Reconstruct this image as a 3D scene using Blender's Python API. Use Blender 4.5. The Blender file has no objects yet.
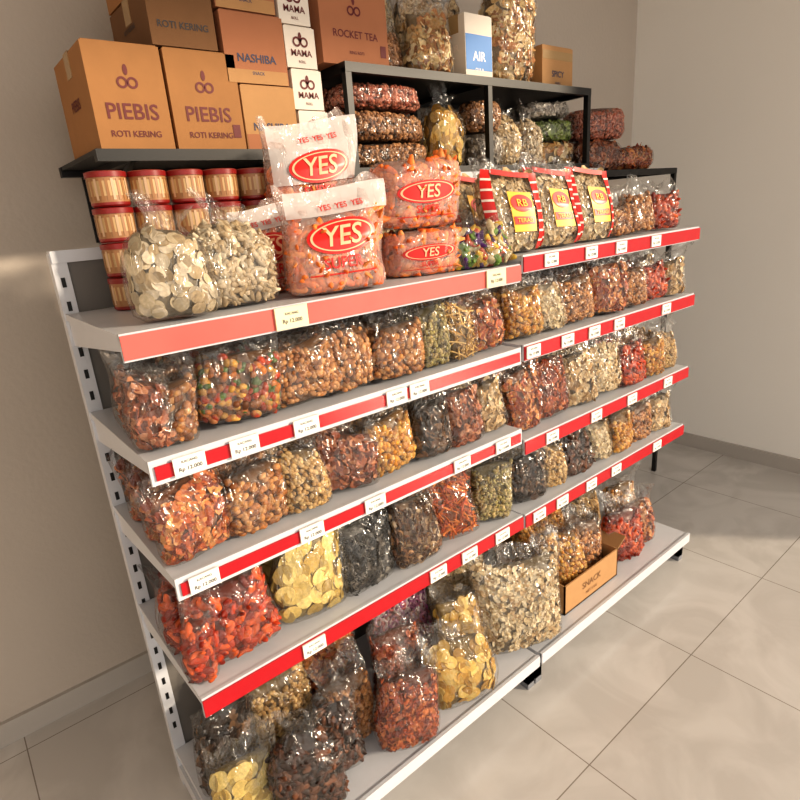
import bpy, bmesh, math, random
import numpy as np
from mathutils import Matrix, Vector
rng = np.random.default_rng(11); random.seed(11)
scene = bpy.context.scene
H = 1.5   # eye height

def lin(c):
    out = []
    for v in c[:3]:
        v = v/255.0
        out.append(v/12.92 if v <= 0.04045 else ((v+0.055)/1.055)**2.4)
    return tuple(out)

# ---------------------------------------------------------------- materials
def mat(name, col, rough=0.5, metal=0.0, spec=0.5, var=0.0, vscale=20, bump=0.0, bscale=60):
    m = bpy.data.materials.new(name); m.use_nodes = True
    nt = m.node_tree; b = nt.nodes['Principled BSDF']
    c = lin(col)
    b.inputs['Base Color'].default_value = (*c, 1)
    b.inputs['Roughness'].default_value = rough
    b.inputs['Metallic'].default_value = metal
    b.inputs['Specular IOR Level'].default_value = spec
    geo = nt.nodes.new('ShaderNodeNewGeometry')
    if var > 0:
        n = nt.nodes.new('ShaderNodeTexNoise'); n.inputs['Scale'].default_value = vscale
        n.inputs['Detail'].default_value = 4
        nt.links.new(geo.outputs['Position'], n.inputs['Vector'])
        r = nt.nodes.new('ShaderNodeMix'); r.data_type = 'RGBA'
        r.inputs[6].default_value = (*[x*(1-var) for x in c], 1)
        r.inputs[7].default_value = (*[min(1, x*(1+var)) for x in c], 1)
        nt.links.new(n.outputs['Fac'], r.inputs[0])
        nt.links.new(r.outputs[2], b.inputs['Base Color'])
    if bump > 0:
        n2 = nt.nodes.new('ShaderNodeTexNoise'); n2.inputs['Scale'].default_value = bscale
        nt.links.new(geo.outputs['Position'], n2.inputs['Vector'])
        bp = nt.nodes.new('ShaderNodeBump'); bp.inputs['Strength'].default_value = bump
        bp.inputs['Distance'].default_value = 0.01
        nt.links.new(n2.outputs['Fac'], bp.inputs['Height'])
        nt.links.new(bp.outputs['Normal'], b.inputs['Normal'])
    return m

def film_mat(name, haze=0.025, gloss=0.045, tint=(1, 1, 1), hcol=(0.9, 0.88, 0.85)):
    m = bpy.data.materials.new(name); m.use_nodes = True
    nt = m.node_tree; nt.nodes.clear()
    out = nt.nodes.new('ShaderNodeOutputMaterial')
    tr = nt.nodes.new('ShaderNodeBsdfTransparent'); tr.inputs['Color'].default_value = (*tint, 1)
    gl = nt.nodes.new('ShaderNodeBsdfGlossy'); gl.inputs['Roughness'].default_value = 0.14
    df = nt.nodes.new('ShaderNodeBsdfDiffuse'); df.inputs['Color'].default_value = (*hcol, 1)
    tc = nt.nodes.new('ShaderNodeTexCoord')
    mp = nt.nodes.new('ShaderNodeMapping'); mp.inputs['Scale'].default_value = (1.0, 1.0, 0.4)
    n = nt.nodes.new('ShaderNodeTexNoise'); n.inputs['Scale'].default_value = 22; n.inputs['Detail'].default_value = 2.5
    n.inputs['Distortion'].default_value = 1.6
    bp = nt.nodes.new('ShaderNodeBump'); bp.inputs['Strength'].default_value = 1.0; bp.inputs['Distance'].default_value = 0.03
    nt.links.new(tc.outputs['Object'], mp.inputs['Vector']); nt.links.new(mp.outputs[0], n.inputs['Vector'])
    nt.links.new(n.outputs['Fac'], bp.inputs['Height'])
    nt.links.new(bp.outputs['Normal'], gl.inputs['Normal'])
    lw = nt.nodes.new('ShaderNodeLayerWeight'); lw.inputs['Blend'].default_value = 0.27
    nt.links.new(bp.outputs['Normal'], lw.inputs['Normal'])
    ma = nt.nodes.new('ShaderNodeMath'); ma.operation = 'MULTIPLY_ADD'
    ma.inputs[1].default_value = 0.38; ma.inputs[2].default_value = gloss
    nt.links.new(lw.outputs['Fresnel'], ma.inputs[0])
    m1 = nt.nodes.new('ShaderNodeMixShader'); m1.inputs[0].default_value = haze
    nt.links.new(tr.outputs[0], m1.inputs[1]); nt.links.new(df.outputs[0], m1.inputs[2])
    m2 = nt.nodes.new('ShaderNodeMixShader')
    nt.links.new(ma.outputs[0], m2.inputs[0]); nt.links.new(m1.outputs[0], m2.inputs[1]); nt.links.new(gl.outputs[0], m2.inputs[2])
    nt.links.new(m2.outputs[0], out.inputs['Surface'])
    return m

def attr_mat(name, rough=0.5):
    m = bpy.data.materials.new(name); m.use_nodes = True
    nt = m.node_tree; b = nt.nodes['Principled BSDF']
    a = nt.nodes.new('ShaderNodeAttribute'); a.attribute_name = 'Col'
    tc = nt.nodes.new('ShaderNodeTexCoord')
    n = nt.nodes.new('ShaderNodeTexNoise'); n.inputs['Scale'].default_value = 160; n.inputs['Detail'].default_value = 3
    nt.links.new(tc.outputs['Object'], n.inputs['Vector'])
    mr = nt.nodes.new('ShaderNodeMapRange'); mr.inputs['To Min'].default_value = 0.55; mr.inputs['To Max'].default_value = 1.3
    nt.links.new(n.outputs['Fac'], mr.inputs['Value'])
    vm = nt.nodes.new('ShaderNodeVectorMath'); vm.operation = 'SCALE'
    nt.links.new(a.outputs['Color'], vm.inputs[0]); nt.links.new(mr.outputs[0], vm.inputs['Scale'])
    nt.links.new(vm.outputs[0], b.inputs['Base Color'])
    b.inputs['Roughness'].default_value = rough
    b.inputs['Specular IOR Level'].default_value = 0.3
    return m

M = {}
M['snack'] = attr_mat('snack_pieces')
M['film'] = film_mat('clear_plastic_film')
M['film_white'] = film_mat('milky_plastic_film', haze=0.20, gloss=0.05, hcol=(.95, .78, .72))
M['milky'] = film_mat('milky_white_band', haze=0.58, gloss=0.06, hcol=(.86, .80, .78))
M['red'] = mat('red_print', (206, 30, 24), 0.35)
M['redp'] = mat('red_strip_plastic', (178, 16, 30), 0.3, var=0.1)
M['sunlit_red'] = mat('sunlit_red_strip_plastic', (204, 96, 88), 0.35, var=0.2, vscale=8)  # red strip with the sunlight on it painted into a paler colour
M['metal'] = mat('powder_coated_shelf_metal', (202, 204, 210), 0.35, var=0.05)
M['panel'] = mat('back_panel_metal', (110, 106, 102), 0.5)
M['black'] = mat('black_steel', (20, 19, 20), 0.45)
M['label'] = mat('paper_label', (238, 236, 228), 0.6)
M['labelc'] = mat('cream_paper_label', (232, 222, 184), 0.6)
M['ink'] = mat('ink', (60, 56, 58), 0.6)
M['white'] = mat('white_print', (240, 226, 214), 0.4)
M['peach'] = mat('peach_print', (250, 190, 150), 0.4)
M['yellow'] = mat('yellow_print', (244, 186, 30), 0.4)
M['card'] = mat('cardboard_brown', (160, 114, 70), 0.8, var=0.08, vscale=30)
M['cardl'] = mat('cardboard_light', (178, 136, 92), 0.8, var=0.08, vscale=30)
M['cardo'] = mat('cardboard_orange', (166, 110, 78), 0.8, var=0.06)
M['cardd'] = mat('cardboard_dark', (120, 86, 56), 0.85, var=0.08)
M['tape'] = mat('parcel_tape', (168, 138, 96), 0.25)
M['maroon'] = mat('maroon_print', (100, 28, 30), 0.6)
M['darkblue'] = mat('navy_print', (50, 58, 90), 0.6)
M['blue'] = mat('blue_print', (50, 120, 190), 0.5)
M['boxwhite'] = mat('white_carton', (222, 212, 200), 0.7, var=0.04)
M['rubber'] = mat('rubber_foot', (120, 122, 128), 0.6)

# ---------------------------------------------------------------- generic mesh builder
class Bld:
    def __init__(s): s.v = []; s.f = []; s.m = []; s.s = []; s.mats = []
    def mi(s, m):
        if m not in s.mats: s.mats.append(m)
        return s.mats.index(m)
    def add(s, vs, fs, m, smooth=False):
        o = len(s.v); k = s.mi(m)
        s.v += [tuple(map(float, p)) for p in vs]
        for f in fs:
            s.f.append(tuple(int(i)+o for i in f)); s.m.append(k); s.s.append(smooth)
    def box(s, x0, x1, y0, y1, z0, z1, m):
        vs = [(x, y, z) for z in (z0, z1) for y in (y0, y1) for x in (x0, x1)]
        fs = [(0, 2, 3, 1), (4, 5, 7, 6), (0, 1, 5, 4), (2, 6, 7, 3), (0, 4, 6, 2), (1, 3, 7, 5)]
        s.add(vs, fs, m)
    def lathe(s, prof, m_of, seg=24, c=(0, 0, 0)):
        n = len(prof)
        for j in range(n-1):
            r0, z0 = prof[j]; r1, z1 = prof[j+1]
            vs = []; fs = []
            for i in range(seg):
                a = 2*math.pi*i/seg
                vs.append((c[0]+r0*math.cos(a), c[1]+r0*math.sin(a), c[2]+z0))
                vs.append((c[0]+r1*math.cos(a), c[1]+r1*math.sin(a), c[2]+z1))
            for i in range(seg):
                k = (i+1) % seg
                fs.append((2*i, 2*k, 2*k+1, 2*i+1))
            s.add(vs, fs, m_of(j), True)
    def make(s, name, loc=(0, 0, 0), rot=(0, 0, 0), bevel=0.0):
        me = bpy.data.meshes.new(name); me.from_pydata(s.v, [], s.f)
        for m in s.mats: me.materials.append(m)
        me.polygons.foreach_set('material_index', s.m)
        me.polygons.foreach_set('use_smooth', s.s); me.update()
        ob = bpy.data.objects.new(name, me); scene.collection.objects.link(ob)
        ob.location = loc; ob.rotation_euler = rot
        if bevel > 0:
            b = ob.modifiers.new('bevel', 'BEVEL'); b.width = bevel; b.segments = 2; b.limit_method = 'ANGLE'
        return ob

_tc = {}
def text2d(sr, size=1.0):
    if sr not in _tc:
        cu = bpy.data.curves.new('t', 'FONT'); cu.body = sr; cu.align_x = 'CENTER'; cu.align_y = 'CENTER'; cu.resolution_u = 3
        cu.offset = 0.012
        ob = bpy.data.objects.new('t', cu); scene.collection.objects.link(ob)
        dg = bpy.context.evaluated_depsgraph_get(); dg.update()
        me = ob.evaluated_get(dg).to_mesh()
        v = [(p.co.x, p.co.y) for p in me.vertices]; f = [tuple(p.vertices) for p in me.polygons]
        ob.evaluated_get(dg).to_mesh_clear()
        bpy.data.objects.remove(ob); bpy.data.curves.remove(cu)
        _tc[sr] = (v, f)
    v, f = _tc[sr]
    return [(a*size, b*size) for a, b in v], f

def ellipse2d(a, b, inner=0.0, rings=6, seg=36):
    vs = []; fs = []
    for r in range(rings+1):
        k = inner+(1-inner)*r/rings
        for i in range(seg):
            t = 2*math.pi*i/seg; vs.append((a*k*math.cos(t), b*k*math.sin(t)))
    for r in range(rings):
        for i in range(seg):
            j = (i+1) % seg
            fs.append((r*seg+i, (r+1)*seg+i, (r+1)*seg+j, r*seg+j))
    return vs, fs

def rect2d(w, h, nx=10, nz=8):
    vs = [(-w/2+w*i/nx, -h/2+h*j/nz) for j in range(nz+1) for i in range(nx+1)]
    fs = [(j*(nx+1)+i, j*(nx+1)+i+1, (j+1)*(nx+1)+i+1, (j+1)*(nx+1)+i) for j in range(nz) for i in range(nx)]
    return vs, fs

# ---------------------------------------------------------------- snack piece templates (triangles)
def tmpl_ico():
    bm = bmesh.new(); bmesh.ops.create_icosphere(bm, subdivisions=2, radius=1)
    v = np.array([p.co[:] for p in bm.verts]); f = np.array([[q.index for q in p.verts] for p in bm.faces]); bm.free(); return v, f
def tmpl_disc(seg=14, th=0.05, dome=0.06):
    v = [(0, 0, th+dome), (0, 0, -th+dome)]
    for z in (th, -th):
        for i in range(seg):
            a = 2*math.pi*i/seg; v.append((math.cos(a), math.sin(a), z))
    f = []
    for i in range(seg):
        j = (i+1) % seg
        f += [(0, 2+i, 2+j), (1, 2+seg+j, 2+seg+i), (2+i, 2+seg+i, 2+seg+j), (2+i, 2+seg+j, 2+j)]
    return np.array(v), np.array(f)
def tmpl_stick():
    v = []; f = []; seg = 5; n = 5
    for k in range(n):
        t = k/(n-1)*2-1; r = 0.12*(1-0.25*abs(t))
        for i in range(seg):
            a = 2*math.pi*i/seg; v.append((t, r*math.cos(a), r*math.sin(a)+0.18*t*t))
    for k in range(n-1):
        for i in range(seg):
            j = (i+1) % seg; a = k*seg+i; b = k*seg+j; c = a+seg; d = b+seg
            f += [(a, c, d), (a, d, b)]
    for e in (0, (n-1)*seg):
        for i in range(1, seg-1): f.append((e, e+i, e+i+1))
    return np.array(v), np.array(f)
def tmpl_ring(R=0.7, r=0.3, a=12, b=6):
    v = []; f = []
    for i in range(a):
        t = 2*math.pi*i/a
        for j in range(b):
            p = 2*math.pi*j/b; q = R+r*math.cos(p); v.append((q*math.cos(t), q*math.sin(t), r*math.sin(p)))
    for i in range(a):
        for j in range(b):
            A = i*b+j; B_ = ((i+1) % a)*b+j; C = ((i+1) % a)*b+(j+1) % b; D = i*b+(j+1) % b
            f += [(A, B_, C), (A, C, D)]
    return np.array(v), np.array(f)
def tmpl_flake():
    v, f = tmpl_disc(8, 0.05, 0.0); v = v.copy()
    v[:, 2] += 0.35*v[:, 0]**2-0.2*v[:, 1]*v[:, 0]; v[:, 1] *= 0.72
    return v, f
def tmpl_curl():
    n = 16; v = []; f = []
    for k in range(n):
        t = k/(n-1); a = t*2*math.pi*1.6; r = 0.35+0.6*t
        v.append((r*math.cos(a), r*math.sin(a), -0.28+0.1*t)); v.append((r*math.cos(a)*0.9, r*math.sin(a)*0.9, 0.28+0.1*t))
    for k in range(n-1):
        f += [(2*k, 2*k+2, 2*k+3), (2*k, 2*k+3, 2*k+1)]
    return np.array(v), np.array(f)
T = {'nut': tmpl_ico(), 'disc': tmpl_disc(), 'stick': tmpl_stick(), 'ring': tmpl_ring(), 'flake': tmpl_flake(), 'curl': tmpl_curl(), 'chunk': tmpl_ico()}
SC = {'nut': (1.05, .82, .75), 'disc': (1, 1, 1), 'stick': (1, 1, 1), 'ring': (1, 1, 1), 'flake': (1, 1, 1), 'curl': (1, 1, 1), 'chunk': (1.35, .66, .5)}
FLAT = {'nut': 3.0, 'disc': .55, 'stick': .5, 'ring': .9, 'flake': .8, 'curl': .9, 'chunk': 1.2}

K = {
 'peanut': ('peanut_bag', 'nut', .0078, [(178, 122, 74), (202, 150, 100), (144, 92, 52), (192, 138, 86)]),
 'peanut2': ('roasted_peanut_bag', 'nut', .0092, [(160, 104, 58), (184, 130, 80), (124, 76, 42), (196, 146, 96)]),
 'coated': ('coated_peanut_bag', 'nut', .0098, [(160, 62, 38), (84, 104, 56), (196, 148, 74), (154, 102, 66), (180, 112, 62), (108, 66, 40)]),
 'tan': ('bean_snack_bag', 'nut', .0068, [(194, 158, 106), (168, 132, 82), (212, 180, 128)]),
 'greenbean': ('green_bean_bag', 'nut', .0062, [(142, 130, 80), (172, 158, 104), (114, 98, 60), (186, 164, 114)]),
 'sticks': ('cassava_stick_bag', 'stick', .020, [(212, 170, 98), (190, 144, 76), (228, 190, 124)]),
 'orsticks': ('spicy_stick_bag', 'stick', .024, [(212, 108, 38), (228, 134, 56), (184, 78, 26)]),
 'redchip': ('spicy_chip_bag', 'flake', .0135, [(176, 86, 42), (202, 116, 58), (130, 52, 26), (210, 146, 86)]),
 'chili': ('chili_cracker_bag', 'chunk', .0135, [(182, 60, 24), (206, 92, 42), (132, 34, 14)]),
 'redflake': ('dried_chili_flake_bag', 'flake', .0095, [(146, 62, 32), (176, 88, 46), (108, 38, 20), (194, 116, 66)]),
 'brownchip': ('palm_sugar_chip_bag', 'flake', .0135, [(136, 70, 46), (166, 96, 62), (98, 46, 28), (190, 130, 94)]),
 'gold': ('golden_nut_bag', 'nut', .0092, [(200, 144, 64), (176, 116, 46), (216, 168, 88)]),
 'dark': ('dark_chip_bag', 'flake', .016, [(54, 36, 26), (86, 58, 40), (34, 22, 17), (120, 88, 60)]),
 'choc': ('chocolate_snack_bag', 'chunk', .013, [(80, 46, 32), (108, 68, 46), (48, 28, 20)]),
 'pale': ('pale_cracker_bag', 'flake', .0155, [(208, 176, 130), (186, 150, 102), (224, 198, 156)]),
 'cream': ('cream_cracker_bag', 'flake', .0125, [(218, 192, 150), (202, 172, 126), (232, 212, 176)]),
 'yellowdisc': ('round_cassava_chip_bag', 'disc', .0205, [(212, 184, 106), (224, 200, 126), (190, 158, 80)]),
 'whitedisc': ('round_rice_cracker_bag', 'disc', .0125, [(200, 182, 150), (214, 198, 172), (176, 154, 120)]),
 'whitechunk': ('rice_cracker_bag', 'chunk', .0098, [(196, 176, 146), (210, 194, 166), (170, 148, 116)]),
 'blackcurl': ('squid_ink_curl_bag', 'curl', .0145, [(46, 45, 46), (98, 94, 90), (26, 26, 28), (170, 162, 152)]),
 'mixcurl': ('curly_cracker_bag', 'curl', .0135, [(184, 138, 94), (134, 88, 56), (220, 190, 152), (104, 68, 44)]),
 'ring': ('ring_cereal_bag', 'ring', .015, [(164, 90, 140), (214, 156, 186), (230, 208, 208), (136, 74, 110), (214, 116, 116)]),
 'goldchip': ('banana_chip_bag', 'disc', .018, [(206, 166, 80), (220, 188, 108), (180, 136, 54)]),
 'oats': ('rice_flake_bag', 'flake', .0115, [(212, 190, 150), (226, 208, 174), (188, 158, 116)]),
 'puff': ('orange_puff_bag', 'chunk', .0135, [(240, 130, 60), (244, 152, 84), (228, 108, 46)]),
 'candy': ('mixed_candy_bag', 'chunk', .015, [(82, 42, 104), (206, 168, 60), (104, 136, 60), (182, 80, 50), (216, 198, 156)]),
 'silver': ('silver_fish_bag', 'flake', .0115, [(170, 160, 148), (210, 200, 186), (126, 116, 106)]),
 'pinkbean': ('red_bean_sack', 'nut', .0065, [(190, 116, 92), (166, 90, 68), (208, 140, 114)]),
 'brownbean': ('brown_bean_sack', 'nut', .0072, [(174, 126, 84), (144, 98, 62), (196, 148, 106)]),
 'greenchip': ('green_cracker_sack', 'flake', .0165, [(120, 140, 66), (150, 166, 90), (92, 108, 50)]),
 'mixlight': ('mixed_cracker_bag', 'flake', .018, [(218, 186, 130), (196, 152, 94), (232, 208, 162), (176, 120, 70)]),
}

PROF = {
 'flat': ([0, .04, .18, .5, .72, .86, 1], [.84, .95, 1, .98, .97, 1.0, 1.06], [.50, .80, 1, .88, .60, .22, .05]),
 'tied': ([0, .05, .2, .5, .66, .78, .84, 1], [.70, .92, 1, .98, .84, .42, .30, .62], [.55, .85, 1, .98, .80, .40, .26, .30]),
 'pillow': ([0, .08, .25, .5, .75, .92, 1], [.80, .93, 1, 1, 1, .93, .78], [.55, .85, 1, 1, 1, .85, .5]),
}
NEXP = 2.7
def make_bag_mesh(kind, w, h, t, style='flat', fill=None, seed=0, film='film', prints=(), cover=1.9):
    name, tp, size, pal = K[kind]
    r = np.random.default_rng(seed+sum(map(ord, kind)))
    if fill is None: fill = r.uniform(.68, .80) if style == 'flat' else .76
    pv, pw, pt = PROF[style]
    Wf = lambda v: np.interp(v, pv, pw)*w/2
    Tf = lambda v: np.interp(v, pv, pt)*t/2
    if style == 'pillow': fill = 1.0
    palL = np.array([lin(c) for c in pal])
    Vs, Fs, Cs, Ms, Sm = [], [], [], [], []
    off = 0
    def sup(ang, W, Tt):
        c, s = np.cos(ang), np.sin(ang)
        return W*np.sign(c)*np.abs(c)**(2/NEXP), Tt*np.sign(s)*np.abs(s)**(2/NEXP)
    ph = r.uniform(0, 6.28, 8)
    na, nv = 20, 10
    vv = np.linspace(0.02, fill, nv); aa = np.linspace(0, 2*np.pi, na, endpoint=False)
    VV, AA = np.meshgrid(vv, aa, indexing='ij')
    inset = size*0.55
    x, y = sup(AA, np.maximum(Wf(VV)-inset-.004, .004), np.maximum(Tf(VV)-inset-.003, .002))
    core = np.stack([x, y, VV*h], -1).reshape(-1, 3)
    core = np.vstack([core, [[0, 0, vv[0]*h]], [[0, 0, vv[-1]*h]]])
    f = []
    for j in range(nv-1):
        for i in range(na):
            k = (i+1) % na
            f += [(j*na+i, j*na+k, (j+1)*na+k), (j*na+i, (j+1)*na+k, (j+1)*na+i)]
    for i in range(na):
        k = (i+1) % na
        f += [(na*nv, k, i), (na*nv+1, (nv-1)*na+i, (nv-1)*na+k)]
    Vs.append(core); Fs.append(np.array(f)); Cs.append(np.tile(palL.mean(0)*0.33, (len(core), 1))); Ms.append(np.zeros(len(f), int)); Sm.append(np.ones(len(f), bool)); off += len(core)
    foot = {'nut': 2.6, 'disc': 2.9, 'stick': .8, 'ring': 2.6, 'flake': 1.9, 'curl': 2.0, 'chunk': 1.9}[tp]*size*size
    nfront = int(cover*w*h*fill/foot); nfront = min(nfront, 480)
    N = int(nfront*1.75)
    u = r.uniform(-1, 1, N)*0.985
    vmax = fill*(1+.08*np.sin(u*2.3+ph[5])+.03*np.sin(u*6+ph[6])-.05)
    v = 0.03+(vmax-.03)*r.uniform(0, 1, N)
    q = r.uniform(0, 1, N)
    W = np.maximum(Wf(v)-size*.45, .004); Tt = np.maximum(Tf(v)-size*.45, .003)
    x = W*u; y = -Tt*(1-np.abs(u)**NEXP)**(1/NEXP)
    y = np.where(q > .86, -y, y)
    sid = (q > .60) & (q <= .86)
    ang = r.uniform(-.9, .9, N)+np.where(r.random(N) > .5, 0, np.pi)
    xs, ys = sup(ang, W, Tt); x = np.where(sid, xs, x); y = np.where(sid, ys, y)
    sx = x/np.maximum(W, 1e-4); sy = y/np.maximum(Tt, 1e-4)
    nx = np.sign(sx)*np.abs(sx)**(NEXP-1)/W; ny = np.sign(sy)*np.abs(sy)**(NEXP-1)/Tt
    dT = (Tf(np.clip(v+.02, 0, 1))-Tf(np.clip(v-.02, 0, 1)))/(0.04*h)
    nrm = np.stack([nx, ny, np.zeros(N)], -1); nrm /= np.linalg.norm(nrm, axis=1)[:, None]+1e-9
    nrm[:, 2] = -dT*np.abs(nrm[:, 1])
    nrm += r.normal(0, .2*FLAT[tp], (N, 3)); nrm /= np.linalg.norm(nrm, axis=1)[:, None]
    ref = r.normal(0, 1, (N, 3)); tx = np.cross(nrm, ref); tx /= np.linalg.norm(tx, axis=1)[:, None]; ty = np.cross(nrm, tx)
    tv, tf = T[tp]; tv = tv*np.array(SC[tp])
    s = size*r.uniform(.8, 1.18, N) if tp != 'disc' else size*r.uniform(.88, 1.08, N)
    tvN = np.repeat(tv[None], N, 0)
    if tp == 'flake': tvN = tvN*(1+r.normal(0, .12, (N, len(tv), 1)))
    if tp == 'chunk':
        bend = r.normal(0, .3, (N, 1)); tvN = tvN.copy()
        tvN[:, :, 2] += bend*tvN[:, :, 0]**2; tvN *= 1+r.normal(0, .05, (N, len(tv), 1))
    tvN = tvN*s[:, None, None]
    P = tvN[:, :, 0:1]*tx[:, None]+tvN[:, :, 1:2]*ty[:, None]+tvN[:, :, 2:3]*nrm[:, None]
    depthj = r.uniform(0, size*.6, N)*(-1)
    P += (np.stack([x, y, v*h], -1)+nrm*depthj[:, None]*0.5)[:, None]
    P[:, :, 2] = np.maximum(P[:, :, 2], 0.002)
    P = P.reshape(-1, 3)
    F = (tf[None]+(np.arange(N)*len(tv))[:, None, None]).reshape(-1, 3)+off
    ci = palL[r.integers(0, len(palL), N)]*r.uniform(.65, 1.2, (N, 1))
    C = np.repeat(np.clip(ci, 0, 1), len(tv), 0)
    Vs.append(P); Fs.append(F); Cs.append(C); Ms.append(np.zeros(len(F), int)); Sm.append(np.full(len(F), tp not in ('disc', 'flake'))); off += len(P)
    # film
    na, nv = 44, 36
    vv = np.linspace(0, 1, nv); aa = np.linspace(0, 2*np.pi, na, endpoint=False)
    VV, AA = np.meshgrid(vv, aa, indexing='ij')
    x, y = sup(AA, Wf(VV)+.004, Tf(VV)+.0035)
    zz = VV*h
    amp = 0.0015+0.015*np.clip((VV-fill+.05)/(1.05-fill), 0, 1) if style != 'pillow' else 0.0015
    d = np.zeros_like(x)
    for k in range(6):
        fr = r.uniform(30, 110); th = r.uniform(-.7, .7)
        d += np.sin(fr*(x*math.cos(th)+zz*math.sin(th))+r.uniform(0, 6))*.42
    y = y+d*amp
    topk = np.clip((VV-.8)/.2, 0, 1)
    zz = zz+topk*(0.014*np.sin(x*32+ph[3])+0.007*np.sin(x*95+ph[4]))*(style != 'pillow')
    y = y+topk*.035*math.sin(ph[2])*(style == 'flat')
    fv = np.stack([x, y, zz], -1).reshape(-1, 3); fv[:, 2] = np.maximum(fv[:, 2], 0)
    fv = np.vstack([fv, [[0, 0, 0]]])
    f = []
    for j in range(nv-1):
        for i in range(na):
            k = (i+1) % na
            f += [(j*na+i, j*na+k, (j+1)*na+k), (j*na+i, (j+1)*na+k, (j+1)*na+i)]
    for i in range(na): f.append((na*nv, (i+1) % na, i))
    if style == 'pillow':
        fv = np.vstack([fv, [[0, 0, h]]])
        for i in range(na): f.append((na*nv+1, (nv-1)*na+i, (nv-1)*na+(i+1) % na))
    Vs.append(fv); Fs.append(np.array(f)+off); Cs.append(np.ones((len(fv), 3))); Ms.append(np.ones(len(f), int)); Sm.append(np.ones(len(f), bool)); off += len(fv)
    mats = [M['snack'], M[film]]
    for (shape, m, cx, cz, lift) in prints:
        vs2, fs2 = shape
        if M[m] not in mats: mats.append(M[m])
        P2 = np.array(vs2, float); X = P2[:, 0]+cx; Z = np.clip(P2[:, 1]+cz, .002, h*.995)
        vz = Z/h; Wz = Wf(vz)+.004; Tz = Tf(vz)+.0035
        X = np.clip(X, -Wz*.985, Wz*.985)
        Y = -Tz*(1-np.abs(X/Wz)**NEXP)**(1/NEXP)-lift
        pp = np.stack([X, Y, Z], -1)
        tris = []
        for q_ in fs2:
            for i in range(1, len(q_)-1): tris.append((q_[0], q_[i], q_[i+1]))
        Vs.append(pp); Fs.append(np.array(tris)+off); Cs.append(np.ones((len(pp), 3))); Ms.append(np.full(len(tris), mats.index(M[m]))); Sm.append(np.ones(len(tris), bool)); off += len(pp)
    V = np.vstack(Vs)
    zt_ = V[:, 2]/h
    k_ = 0.5 if style == 'pillow' else 1.0
    V[:, 0] += k_*(.017*math.sin(ph[0])*zt_**2*(h/.2)+.004*np.sin(zt_*7+ph[1])*np.minimum(zt_*5, 1))
    V[:, 0] *= 1+k_*.06*np.sin(zt_*5+ph[7])*np.minimum(zt_*5, 1)
    V[:, 2] *= 1+k_*.05*np.sin(V[:, 0]/w*3+ph[3])
    V = V.astype(np.float32); F = np.vstack(Fs).astype(np.int32); C = np.vstack(Cs); MI = np.concatenate(Ms).astype(np.int32)
    me = bpy.data.meshes.new(name)
    me.vertices.add(len(V)); me.vertices.foreach_set('co', V.ravel())
    me.loops.add(len(F)*3); me.loops.foreach_set('vertex_index', F.ravel())
    me.polygons.add(len(F)); me.polygons.foreach_set('loop_start', np.arange(0, len(F)*3, 3, dtype=np.int32))
    me.polygons.foreach_set('material_index', MI)
    me.polygons.foreach_set('use_smooth', np.concatenate(Sm))
    for m in mats: me.materials.append(m)
    at = me.color_attributes.new('Col', 'FLOAT_COLOR', 'POINT')
    at.data.foreach_set('color', np.hstack([C, np.ones((len(C), 1))]).astype(np.float32).ravel())
    me.update(calc_edges=True); me.validate()
    return me

_bc = {}
def bag(kind, x, y, z, w=.15, h=.19, t=.085, style='flat', yaw=None, tilt=None, var=0, name=None, roll=0, sz=1.0, **kw):
    key = (kind, w, h, t, style, var, kw.get('film'), len(kw.get('prints', ())), kw.get('fill'))
    if key not in _bc: _bc[key] = make_bag_mesh(kind, w, h, t, style, seed=var*7+3, **kw)
    me = _bc[key]
    ob = bpy.data.objects.new(name or K[kind][0], me); scene.collection.objects.link(ob)
    if yaw is None: yaw = random.uniform(-26, 8)
    if tilt is None: tilt = random.uniform(3, 10)
    ob.rotation_euler = (-math.radians(tilt), math.radians(roll), math.radians(yaw))
    ob.scale = (1, 1, sz)
    lift = math.sin(math.radians(abs(tilt)))*t/2*.6+abs(math.sin(math.radians(roll)))*w/2*.8
    ob.location = (x, y, z+lift)
    return ob

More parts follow.
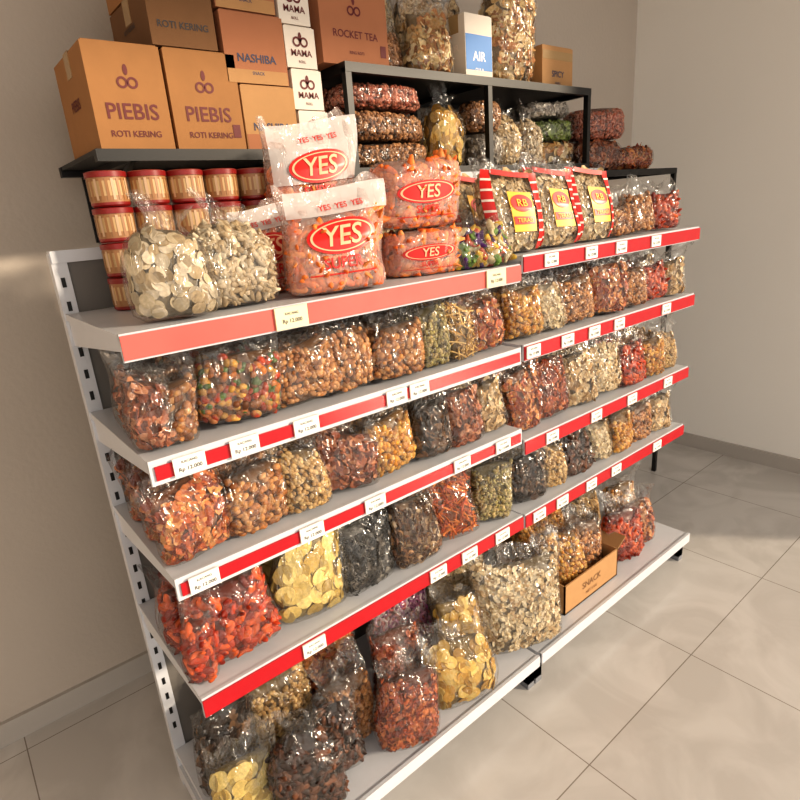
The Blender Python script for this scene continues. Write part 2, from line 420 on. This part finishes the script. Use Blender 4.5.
# ================================================================= ROOM
def room():
    wm = mat('painted_wall', (188, 178, 168), 0.8, var=0.05, vscale=3, bump=.1)
    ww = mat('white_painted_wall', (240, 237, 232), 0.8, var=0.02, vscale=3)
    b = Bld(); b.box(-2.2, 3.5, 1.95, 2.05, 0, 3.0, wm); b.make('wall_back')
    b = Bld(); b.box(3.4, 3.5, -.2, 1.95, 0, 3.0, ww); b.make('wall_right')
    b = Bld(); b.box(-2.2, -2.1, -1.0, 1.95, 0, 3.0, wm); b.make('wall_left')
    b = Bld(); b.box(-2.2, 3.5, -1.2, 2.05, 3.0, 3.1, mat('ceiling_paint', (200, 194, 186), .9)); b.make('ceiling')
    m = bpy.data.materials.new('marble_tile'); m.use_nodes = True; nt = m.node_tree; p = nt.nodes['Principled BSDF']
    geo = nt.nodes.new('ShaderNodeNewGeometry'); mp = nt.nodes.new('ShaderNodeMapping')
    mp.inputs['Location'].default_value = (-1.10+6.0, -0.673+6.0, 0)
    nt.links.new(geo.outputs['Position'], mp.inputs['Vector'])
    br = nt.nodes.new('ShaderNodeTexBrick'); br.offset = 0; br.squash = 1
    br.inputs['Scale'].default_value = 1; br.inputs['Brick Width'].default_value = .6; br.inputs['Row Height'].default_value = .6
    br.inputs['Mortar Size'].default_value = .0018; br.inputs['Mortar Smooth'].default_value = .1
    br.inputs['Color1'].default_value = (*lin((206, 202, 198)), 1); br.inputs['Color2'].default_value = (*lin((200, 196, 192)), 1)
    br.inputs['Mortar'].default_value = (*lin((146, 138, 130)), 1)
    nt.links.new(mp.outputs[0], br.inputs['Vector'])
    n = nt.nodes.new('ShaderNodeTexNoise'); n.inputs['Scale'].default_value = 3.2; n.inputs['Detail'].default_value = 8; n.inputs['Distortion'].default_value = 1.6
    nt.links.new(geo.outputs['Position'], n.inputs['Vector'])
    cr = nt.nodes.new('ShaderNodeValToRGB'); cr.color_ramp.elements[0].position = .40; cr.color_ramp.elements[0].color = (.87, .865, .86, 1)
    cr.color_ramp.elements[1].position = .62; cr.color_ramp.elements[1].color = (1.0, 1.0, 1.0, 1)
    nt.links.new(n.outputs['Fac'], cr.inputs[0])
    mx = nt.nodes.new('ShaderNodeMix'); mx.data_type = 'RGBA'; mx.blend_type = 'MULTIPLY'; mx.inputs[0].default_value = 1
    nt.links.new(br.outputs['Color'], mx.inputs[6]); nt.links.new(cr.outputs[0], mx.inputs[7])
    nt.links.new(mx.outputs[2], p.inputs['Base Color']); p.inputs['Roughness'].default_value = .18
    b = Bld(); b.box(-6, 8, -8, 2.05, -.1, 0, m); b.make('floor')
    sk = mat('skirting_tile', (180, 174, 168), .4)
    b = Bld(); b.box(-2.1, 3.38, 1.935, 1.95, 0, .08, sk); b.make('baseboard_back')
    b = Bld(); b.box(3.385, 3.4, -.2, 1.93, 0, .08, sk); b.make('baseboard_right')
room()

# ================================================================= GONDOLAS
def price_label(b, x, z, yf, w=.062, h=.03, m='label', big=True):
    b.box(x-w/2, x+w/2, yf-.004, yf, z-h/2, z+h/2, M[m])
    v, f = text2d('Rp 12.000', .0105)
    b.add([(x+a, yf-.0046, z-.006+c) for a, c in v], f, M['ink'])
    v, f = text2d('KACANG', .007)
    b.add([(x+a, yf-.0046, z+.008+c) for a, c in v], f, M['ink'])

def gondola(x0, x1, zs, style, labels, backtop):
    b = Bld()
    yb = 1.41
    e = .004
    for xx in (x0+.002, x1-.032):
        b.box(xx, xx+.03, yb, yb+.03, 0.0, backtop, M['metal'])
        k = .2
        while k < backtop-.05:
            b.box(xx+.011, xx+.019, yb-.001, yb, k, k+.02, M['black']); k += .05
        b.box(xx, xx+.03, .955, yb, .02, .07, M['metal'])
        b.box(xx, xx+.03, .955, .99, 0.0, .10, M['rubber'])
    b.box(x0+.03, x1-.03, yb+.006, yb+.016, .1, backtop-.01, M['panel'])
    b.box(x0+e, x1-e, yb-.003, yb+.03, backtop-.02, backtop+.005, M['metal'])
    b.box(x0+e, x1-e, .935, yb, .112, .13, M['metal'])
    b.box(x0+e, x1-e, .930, .94, .095, .134, M['metal'])
    for i, zc in enumerate(zs):
        top = zc+.021
        b.box(x0+e, x1-e, 1.0, yb, top-.014, top, M['metal'])
        b.box(x0+e, x1-e, .994, 1.002, zc-.024, top+.002, M['metal'])
        st = style[i]
        if st == 'sunlit_red': b.box(x0+e, x1-e, .990, .9935, zc-.020, zc+.020, M['sunlit_red'])  # top strip, sunlit tone put into its colour
        elif st == 'thin': b.box(x0+.012, x1-.012, .990, .9935, zc-.015, zc+.011, M['redp'])
        else: b.box(x0+e, x1-e, .990, .9935, zc-.021, zc+.018, M['redp'])
        for xx in (x0+.008, x1-.012):
            vs = [(xx, 1.01, top-.015), (xx, yb, top-.015), (xx, yb, top-.07), (xx, 1.01, top-.03),
                  (xx+.003, 1.01, top-.015), (xx+.003, yb, top-.015), (xx+.003, yb, top-.07), (xx+.003, 1.01, top-.03)]
            b.add(vs, [(0, 1, 2, 3), (7, 6, 5, 4), (0, 4, 5, 1), (1, 5, 6, 2), (2, 6, 7, 3), (3, 7, 4, 0)], M['metal'])
        for lx in labels[i]:
            big = (st == 'sunlit_red')
            price_label(b, lx, zc, .989, .07 if big else .058, .042 if big else .034, 'labelc' if big else 'label')
    return b.make('gondola_shelf')
ZA = [H-.176, H-.398, H-.634, H-.9115]
ZB = [H-.155, H-.394, H-.675, H-.915]
gondola(.222, 1.220, ZA, ['sunlit_red', 'thin', 'thin', 'full'],
        [[.533, 1.115], [.293, .399, .534, .771, .84], [.277, .514, .684, .968, 1.128], [.481, .863, .981, 1.117]], H-.03)
gondola(1.224, 2.222, ZB, ['full', 'full', 'full', 'full'],
        [[1.34, 1.53, 1.69, 1.9], [1.262, 1.42, 1.557, 1.697, 2.0], [1.35, 1.583, 1.8, 2.05], [1.288, 1.405, 1.566, 1.718, 2.0]], H+.10)

def row(items, ztop, dx, xmin, yc=1.044, behind=True):
    for it in items:
        kind, x, w, h = it[:4]
        kw = it[4] if len(it) > 4 else {}
        st = kw.get('style', 'flat'); var = kw.get('var', 0)
        x = max(x-dx, xmin+w/2+.004)
        bag(kind, x, yc+random.uniform(-.002, .016), ztop+.002, w, h, .085, style=st, var=var, roll=random.uniform(-6, 6), sz=random.uniform(.93, 1.0))
        if behind:
            bag(kind, x+random.uniform(0, .02), yc+.125, ztop+.002, w, h, .085, style=st, var=var)
            if w > .1: bag(kind, x+random.uniform(0, .02), yc+.24, ztop+.002, w, h, .085, style=st, var=var, yaw=0, tilt=2)
sA = [z+.021 for z in ZA]; sB = [z+.021 for z in ZB]
row([('brownchip', .30, .075, .165), ('peanut2', .34, .07, .17), ('coated', .468, .165, .186), ('peanut', .62, .155, .182), ('peanut', .735, .11, .182, {'var': 1}), ('peanut2', .86, .15, .182),
     ('greenbean', .98, .095, .182), ('sticks', 1.073, .10, .182), ('redchip', 1.178, .11, .172)], sA[1], .037, .222)
row([('redchip', .315, .15, .20), ('peanut2', .475, .145, .198), ('tan', .585, .11, .19), ('brownchip', .70, .15, .182), ('gold', .838, .145, .192),
     ('dark', .96, .12, .195), ('brownchip', 1.073, .12, .192, {'var': 1}), ('pale', 1.185, .105, .195)], sA[2], .042, .222)
row([('chili', .265, .06, .20), ('chili', .392, .18, .245), ('yellowdisc', .570, .175, .24), ('blackcurl', .735, .165, .24), ('mixcurl', .89, .155, .24),
     ('orsticks', 1.035, .155, .235), ('greenbean', 1.175, .13, .218)], sA[3], .045, .222)
row([('gold', 1.31, .13, .20), ('oats', 1.435, .12, .195), ('peanut', 1.57, .155, .20), ('redchip', 1.735, .165, .20), ('peanut', 1.885, .12, .18), ('chili', 2.02, .13, .18), ('pale', 2.15, .11, .18)], sB[1], .02, 1.224)
row([('redchip', 1.31, .14, .235), ('redflake', 1.455, .145, .235), ('pale', 1.60, .15, .235), ('cream', 1.75, .155, .24), ('chili', 1.90, .14, .22), ('gold', 2.03, .12, .2), ('tan', 2.15, .11, .2)], sB[2], .02, 1.224)
row([('dark', 1.315, .14, .20), ('tan', 1.45, .12, .195), ('choc', 1.585, .145, .20), ('oats', 1.72, .12, .195), ('gold', 1.85, .13, .195), ('peanut2', 1.985, .13, .19), ('pale', 2.12, .12, .19)], sB[3], .02, 1.224)

# ---- base deck bags
zb = .131
bag('yellowdisc', .295, 1.07, zb, .15, .235, .09, yaw=-22, var=1)
bag('choc', .425, 1.0, zb, .18, .27, .10, yaw=-16, tilt=8, style='tied')
bag('dark', .31, 1.21, zb, .16, .27, .09, yaw=-6)
bag('choc', .535, 1.05, zb, .13, .23, .09, yaw=-20, tilt=10)
bag('tan', .47, 1.19, zb, .16, .28, .09, yaw=-6, var=1)
bag('peanut', .62, 1.10, zb, .14, .25, .09, yaw=-10)
bag('peanut', .40, 1.32, zb, .16, .30, .09, yaw=-6, var=1)
bag('redflake', .71, .975, zb, .17, .24, .09, yaw=-20, tilt=12, roll=4)
bag('redflake', .79, 1.11, zb, .16, .28, .09, yaw=-4, var=1)
bag('redchip', .66, 1.26, zb, .18, .33, .09, yaw=-4)
bag('goldchip', .93, .972, zb, .20, .24, .095, yaw=-20, tilt=12, roll=-6)
bag('goldchip', 1.04, 1.08, zb, .19, .28, .09, yaw=-14, var=1)
bag('ring', .92, 1.24, zb, .23, .35, .10, yaw=-6)
bag('oats', 1.215, 1.005, zb, .30, .35, .13, yaw=-22, tilt=14, var=1)
bag('cream', 1.17, 1.24, zb, .24, .38, .10, yaw=-8, tilt=4)
bag('chili', 1.88, 1.04, zb, .18, .28, .10, yaw=-15)
bag('redchip', 2.02, 1.05, zb, .15, .22, .10)
bag('gold', 2.14, 1.2, zb, .14, .22, .10)
bag('tan', 1.93, 1.25, zb, .2, .25, .10)

def open_carton(x0, x1, y0, y1, z0, h):
    b = Bld(); t = .005
    b.box(x0, x1, y0, y1, z0, z0+t, M['cardl'])
    b.box(x0, x1, y0, y0+t, z0, z0+h, M['cardl']); b.box(x0, x1, y1-t, y1, z0, z0+h, M['cardl'])
    b.box(x0, x0+t, y0, y1, z0, z0+h, M['cardl']); b.box(x1-t, x1, y0, y1, z0, z0+h, M['cardl'])
    def flap(p0, p1, dx, dy, dz):
        vs = [p0, p1, (p1[0]+dx, p1[1]+dy, p1[2]+dz), (p0[0]+dx, p0[1]+dy, p0[2]+dz)]
        vs2 = [(a, c, d+.004) for a, c, d in vs]
        b.add(vs+vs2, [(3, 2, 1, 0), (4, 5, 6, 7), (0, 1, 5, 4), (1, 2, 6, 5), (2, 3, 7, 6), (3, 0, 4, 7)], M['cardl'])
    flap((x1, y0, z0+h-.004), (x1, y1, z0+h-.004), .05, 0, .03)
    flap((x0, y1, z0+h-.004), (x1, y1, z0+h-.004), 0, .03, .05)
    v, f = text2d('SNACK', .035); b.add([(x0+.16+a, y0-.001, z0+h*.55+c) for a, c in v], f, M['cardd'])
    v, f = text2d('NET 5 KG', .016); b.add([(x0+.16+a, y0-.001, z0+h*.25+c) for a, c in v], f, M['cardd'])
    return b.make('open_cardboard_box')
open_carton(1.43, 1.76, .99, 1.30, zb+.001, .115)
bag('gold', 1.525, 1.07, zb+.02, .17, .27, .12, yaw=-25, tilt=6, var=2)
bag('peanut2', 1.67, 1.08, zb+.02, .16, .26, .12, yaw=-5, tilt=6, var=2)
bag('gold', 1.60, 1.22, zb+.02, .27, .35, .09, yaw=0, var=2)

# ---- top of bay A
z1 = sA[0]+.001
bag('whitedisc', .345, 1.055, z1, .15, .20, .09, style='tied', yaw=-15)
bag('whitechunk', .485, 1.10, z1, .165, .20, .10, style='tied', yaw=-5, tilt=3)
def yes_prints(w, h, band=.25):
    P = []
    if band: P.append((rect2d(w*.98, h*band, 12, 12), 'milky', 0, h*(.98-band/2), .006))
    L = .009 if band > .4 else .003
    P.append((ellipse2d(w*.35, h*.165), 'red', 0, h*.52, L))
    P.append((ellipse2d(w*.32, h*.14, inner=.93, rings=1), 'peach', 0, h*.52, L+.001))
    v, f = text2d('YES', h*.26); P.append(((v, f), 'peach', 0, h*.515, L+.002))
    v, f = text2d('SUPER', h*.15); P.append(((v, f), 'red', 0, h*.27, .003))
    if band:
        v, f = text2d('YES  YES  YES', h*.075); P.append(((v, f), 'red', 0, h*.80, .012))
    P.append((rect2d(w*.7, h*.012, 10, 1), 'red', 0, h*.17, .003))
    return tuple(P)
def yes_bag(x, y, z, w, h, t, band=.25, **k):
    return bag('puff', x, y, z, w, h, t, name='cracker_snack_pack', film='film_white', prints=yes_prints(w, h, band), fill=.72 if band < .4 else .55, **k)
yes_bag(.69, 1.055, z1, .22, .215, .11, yaw=-12, tilt=5, style='flat')
yes_bag(.60, 1.22, z1, .15, .19, .10, yaw=-5, tilt=2)
yes_bag(.80, 1.26, z1, .2, .165, .11, yaw=-6, tilt=0)
yes_bag(.775, 1.25, z1+.152, .225, .215, .10, band=.62, yaw=-6, tilt=0, roll=-2)
yes_bag(.98, 1.12, z1, .20, .11, .13, 0, yaw=-18, tilt=0, style='pillow')
yes_bag(.975, 1.12, z1+.113, .225, .155, .13, 0, yaw=-12, tilt=0, style='pillow')
bag('candy', 1.13, 1.08, z1, .20, .14, .12, yaw=-20, tilt=0, fill=.75)
bag('whitechunk', 1.14, 1.26, z1, .17, .24, .10)
bag('oats', 1.02, 1.30, z1, .12, .24, .08)

# wafer jars stacked on the back of the top shelf
def jar_mesh():
    b = Bld(); r = .037
    cr = mat('jar_wafer_roll', (200, 166, 120), .4); redl = mat('jar_lid_red', (134, 30, 28), .35); br = mat('jar_wafer_brown', (164, 118, 78), .4)
    top = mat('jar_lid_disc', (206, 172, 140), .4)
    prof = [(0, 0), (r-.003, 0), (r, .003), (r, .008), (r, .020), (r, .040), (r, .048), (r, .055), (r+.002, .055), (r+.002, .065), (r-.004, .067), (0, .066)]
    mm = [redl, redl, redl, br, cr, cr, br, redl, redl, redl, top]
    b.lathe(prof, lambda j: mm[j])
    for i in range(22):
        a = 2*math.pi*i/22
        b.add([(math.cos(a+s*.07)*(r+.0008), math.sin(a+s*.07)*(r+.0008), z) for s, z in ((-1, .012), (1, .012), (1, .052), (-1, .052))], [(0, 1, 2, 3)], br if i % 3 else top)
    return b
jm = None
for c in range(5):
    for r_ in range(4):
        if jm is None:
            ob = jar_mesh().make('wafer_jar'); jm = ob.data
        else:
            ob = bpy.data.objects.new('wafer_jar', jm); scene.collection.objects.link(ob)
        ob.location = (.345+.080*c, 1.33, z1+.0685*r_+.0003); ob.rotation_euler = (0, 0, c*1.3+r_)

# ---- top of bay B: red/yellow labelled bags
def stripe_prints(w, h):
    P = []
    for sx in (-.41, .41):
        P.append((rect2d(w*.15, h*.90, 3, 12), 'red', sx*w, h*.47, .002))
        for k in range(7): P.append((rect2d(w*.15, h*.025, 3, 1), 'white', sx*w, h*(.12+.115*k), .003))
    P.append((rect2d(w*.66, h*.06, 10, 2), 'red', 0, h*.90, .006))
    P.append((rect2d(w*.40, h*.46, 8, 10), 'yellow', w*.08, h*.46, .003))
    P.append((ellipse2d(w*.18, h*.10), 'red', w*.08, h*.56, .0045))
    P.append((rect2d(w*.36, h*.09, 8, 2), 'red', w*.08, h*.36, .0045))
    v, f = text2d('TERASI', h*.07); P.append(((v, f), 'yellow', w*.08, h*.36, .006))
    v, f = text2d('RB', h*.12); P.append(((v, f), 'yellow', w*.08, h*.56, .006))
    return tuple(P)
z1b = sB[0]+.001
for i, xx in enumerate((1.28, 1.46, 1.64)):
    bag('cream', xx, 1.08, z1b, .18, .23, .10, name='prawn_cracker_pack', prints=stripe_prints(.18, .23), fill=.9, yaw=-16+3*i, tilt=4, var=i % 2)
    bag('cream', xx+.01, 1.24, z1b, .18, .23, .10, name='prawn_cracker_pack', prints=stripe_prints(.18, .23), fill=.9, yaw=-8, tilt=4, var=i % 2)
bag('peanut2', 1.80, 1.08, z1b, .13, .13, .09); bag('peanut', 1.94, 1.08, z1b, .13, .18, .09); bag('chili', 2.10, 1.08, z1b, .13, .18, .09)
bag('pale', 1.82, 1.25, z1b, .15, .2, .09)

# ================================================================= RACKS
def rack(x0, x1, y0, y1, tops, posts, ptop, name='black_steel_rack', legs=True):
    b = Bld()
    for px in posts:
        for py in (y0, y1-.02):
            if legs: b.box(px, px+.02, py, py+.02, 0, ptop, M['black'])
    for z in tops:
        b.box(x0+.0, x1, y0-.001, y0+.021, z-.026, z-.001, M['black']); b.box(x0, x1, y1-.021, y1+.001, z-.026, z-.001, M['black'])
        for px in posts: b.box(px+.001, px+.019, y0, y1 if legs else 1.95, z-.026, z-.002, M['black'])
        b.box(x0+.003, x1-.003, y0+.004, y1-.004, z-.010, z, M['black'])
        if not legs:
            for px in posts:
                b.box(px+.001, px+.019, 1.94, 1.95, z-.20, z-.002, M['black'])
                b.add([(px+.005, 1.48, z-.026), (px+.005, 1.945, z-.19), (px+.005, 1.945, z-.17), (px+.005, 1.52, z-.026),
                       (px+.015, 1.48, z-.026), (px+.015, 1.945, z-.19), (px+.015, 1.945, z-.17), (px+.015, 1.52, z-.026)],
                      [(0, 1, 2, 3), (7, 6, 5, 4), (0, 4, 5, 1), (3, 2, 6, 7), (0, 3, 7, 4), (1, 5, 6, 2)], M['black'])
    return b.make(name)
rack(1.045, 2.215, 1.45, 1.85, [H+.128, H+.400], [1.045, 1.62, 2.195], H+.385)
rack(.37, 1.01, 1.46, 1.86, [H+.178], [.44, .90], H+.165, name='wall_mounted_shelf', legs=False)
rack(2.25, 2.95, 1.45, 1.85, [H+.10], [2.25, 2.93], H+.09)

def carton(x0, x1, y0, y1, z0, z1_, m, txt=None, tm='maroon', ts=.04, sub=None, logo=None, band=None, side=None, name='cardboard_carton', yaw=0):
    cx, cy = (x0+x1)/2, (y0+y1)/2
    X0, X1, Y0, Y1 = x0-cx, x1-cx, y0-cy, y1-cy; h = z1_-z0
    b = Bld(); b.box(X0, X1, Y0, Y1, 0, h, M[m])
    b.box(X0+.004, X1-.004, Y0+.003, -.0015, h, h+.003, M[m]); b.box(X0+.004, X1-.004, .0015, Y1-.003, h, h+.003, M[m])
    b.box(X0-.0008, X1+.0008, -.022, .022, h+.003, h+.0036, M['tape'])
    b.box(X0-.0008, X0, -.022, .022, h-.05, h+.003, M['tape']); b.box(X1, X1+.0008, -.022, .022, h-.05, h+.003, M['tape'])
    yf = Y0-.0012
    if band: b.box(X0+.002, X1-.002, Y0-.0008, Y0, h*band[1], h*band[2], M[band[0]])
    if txt:
        v, f = text2d(txt, ts); b.add([(a, yf, h*.36+c) for a, c in v], f, M[tm])
        v, f = text2d(txt, ts*.7); b.add([(X0-.0012, -a, h*.5+c) for a, c in v], f, M[tm])
    if sub:
        v, f = text2d(sub, ts*.4); b.add([(a, yf, h*.15+c) for a, c in v], f, M[tm])
    if logo:
        for dx in (-.011, .011):
            v, f = ellipse2d(.012, .012, inner=.6, rings=1); b.add([(a+dx, yf, h*.64+c) for a, c in v], f, M[tm])
        v, f = ellipse2d(.005, .011, rings=2); b.add([(a, yf, h*.76+c) for a, c in v], f, M[tm])
    if side:
        v, f = rect2d(.02, .03, 1, 1); b.add([(X1-.02+a, yf, h*.2+c) for a, c in v], f, M[tm])
    return b.make(name, loc=(cx, cy, z0), rot=(0, 0, math.radians(yaw)), bevel=.0015)
zr = H+.1785
carton(.563, .738, 1.485, 1.75, zr, zr+.215, 'card', 'PIEBIS', 'maroon', .046, 'ROTI KERING', logo=True, side=True)
carton(.545, .70, 1.485, 1.75, zr+.220, zr+.34, 'cardd', 'ROTI KERING', 'ink', .02)
carton(.545, .70, 1.485, 1.75, zr+.345, zr+.50, 'card', 'BISKUIT', 'maroon', .03)
carton(.39, .555, 1.485, 1.75, zr, zr+.215, 'card', 'PIEBIS', 'maroon', .046, 'ROTI KERING', logo=True)
carton(.743, .895, 1.485, 1.75, zr, zr+.15, 'cardl', 'NASHIBA', 'darkblue', .026, 'SNACK', band=('cardo', 0, .25))
carton(.715, .885, 1.485, 1.75, zr+.155, zr+.31, 'cardo', 'NASHIBA', 'darkblue', .026, 'SNACK', band=('cardl', 0, .2))
carton(.71, .87, 1.485, 1.75, zr+.315, zr+.46, 'cardo', 'NASHIBA', 'darkblue', .026, 'SNACK', band=('cardl', 0, .2))
for k in range(4):
    carton(.903-.008*k, .995-.008*k, 1.485, 1.72, zr+.1*k+.001, zr+.1*k+.096, 'boxwhite', 'MAMA', 'maroon', .022, 'ROLL', logo=True, name='white_biscuit_carton')
zt = H+.4005
carton(1.005, 1.235, 1.49, 1.75, zt, zt+.21, 'cardo', 'ROCKET TEA', 'maroon', .026, 'RING ROTI', logo=True, side=True)
bag('brownbean', 1.31, 1.60, zt, .11, .16, .10, style='flat')
bag('mixlight', 1.44, 1.54, zt, .17, .23, .12, style='flat', yaw=-8)
carton(1.57, 1.70, 1.50, 1.60, zt, zt+.19, 'boxwhite', 'AIR', 'white', .04, 'GULA', band=('blue', .15, .7), name='printed_food_box')
bag('mixlight', 1.86, 1.57, zt, .21, .34, .14, style='pillow', yaw=-5, tilt=0, var=1)
bag('pale', 1.64, 1.76, zt, .3, .33, .12, style='pillow', yaw=0, tilt=0)
carton(2.0, 2.19, 1.52, 1.75, zt, zt+.145, 'cardl', 'SPICY', 'darkblue', .03, 'OVEN', band=('tape', .7, .9), name='cardboard_carton')
bag('oats', 1.36, 1.76, zt, .24, .30, .10, style='pillow', tilt=0)
zm = H+.1285
bag('brownbean', 1.235, 1.58, zm, .33, .073, .20, style='pillow', yaw=-3, tilt=0)
bag('brownbean', 1.235, 1.58, zm+.078, .32, .082, .20, style='pillow', yaw=2, tilt=0, var=1)
bag('pinkbean', 1.22, 1.58, zm+.166, .32, .070, .20, style='pillow', yaw=-3, tilt=0)
bag('goldchip', 1.475, 1.53, zm, .15, .24, .12, style='tied', yaw=-5, tilt=0, var=2)
bag('mixlight', 1.56, 1.70, zm, .11, .23, .10, style='tied', tilt=0)
bag('silver', 1.69, 1.55, zm, .14, .11, .12, style='pillow', tilt=0)
bag('brownbean', 1.69, 1.56, zm+.114, .14, .10, .12, style='pillow', tilt=0, var=2)
bag('cream', 1.81, 1.55, zm, .12, .22, .10, style='tied', tilt=0)
bag('whitechunk', 1.91, 1.52, zm, .11, .20, .10, style='tied', tilt=0)
bag('mixlight', 2.07, 1.57, zm, .23, .085, .16, style='pillow', tilt=0, var=1)
bag('greenchip', 2.08, 1.57, zm+.088, .23, .076, .16, style='pillow', tilt=0)
bag('silver', 2.05, 1.57, zm+.169, .22, .06, .16, style='pillow', tilt=0, var=1)
zw = H+.1005
bag('brownchip', 2.40, 1.56, zw, .26, .12, .18, style='pillow', tilt=0)
bag('pinkbean', 2.40, 1.56, zw+.124, .26, .12, .18, style='pillow', tilt=0, var=2)
bag('redchip', 2.67, 1.56, zw, .24, .10, .18, style='pillow', tilt=0)

# ================================================================= LIGHT
w = bpy.data.worlds.new('World'); scene.world = w; w.use_nodes = True
bg = w.node_tree.nodes['Background']; bg.inputs[0].default_value = (1.0, .935, .85, 1); bg.inputs[1].default_value = 1.45
sun = bpy.data.lights.new('sun', 'SUN'); sun.energy = 3.8; sun.angle = math.radians(3); sun.color = (1.0, .83, .62)
so = bpy.data.objects.new('sun_light', sun); scene.collection.objects.link(so)
d = Vector((-.60, .74, -.30)).normalized()
so.rotation_euler = d.to_track_quat('-Z', 'Y').to_euler(); so.location = (4, -5, 4)

scene.view_settings.view_transform = 'Standard'
try: scene.view_settings.look = 'Medium High Contrast'
except Exception: pass
# ================================================================= CAMERA
dX = Vector((755, 248, -580)).normalized()
dY = Vector((-495, 150, -580)); dY = (dY-dX*dY.dot(dX)).normalized()
dZ = dX.cross(dY)
R = Matrix((dX, dY, dZ)).to_4x4()
cam = bpy.data.cameras.new('camera'); cam.sensor_width = 36; cam.lens = 36*580/800; cam.clip_start = .02
co = bpy.data.objects.new('camera', cam); scene.collection.objects.link(co)
co.matrix_world = Matrix.Translation((0, 0, H)) @ R
scene.camera = co
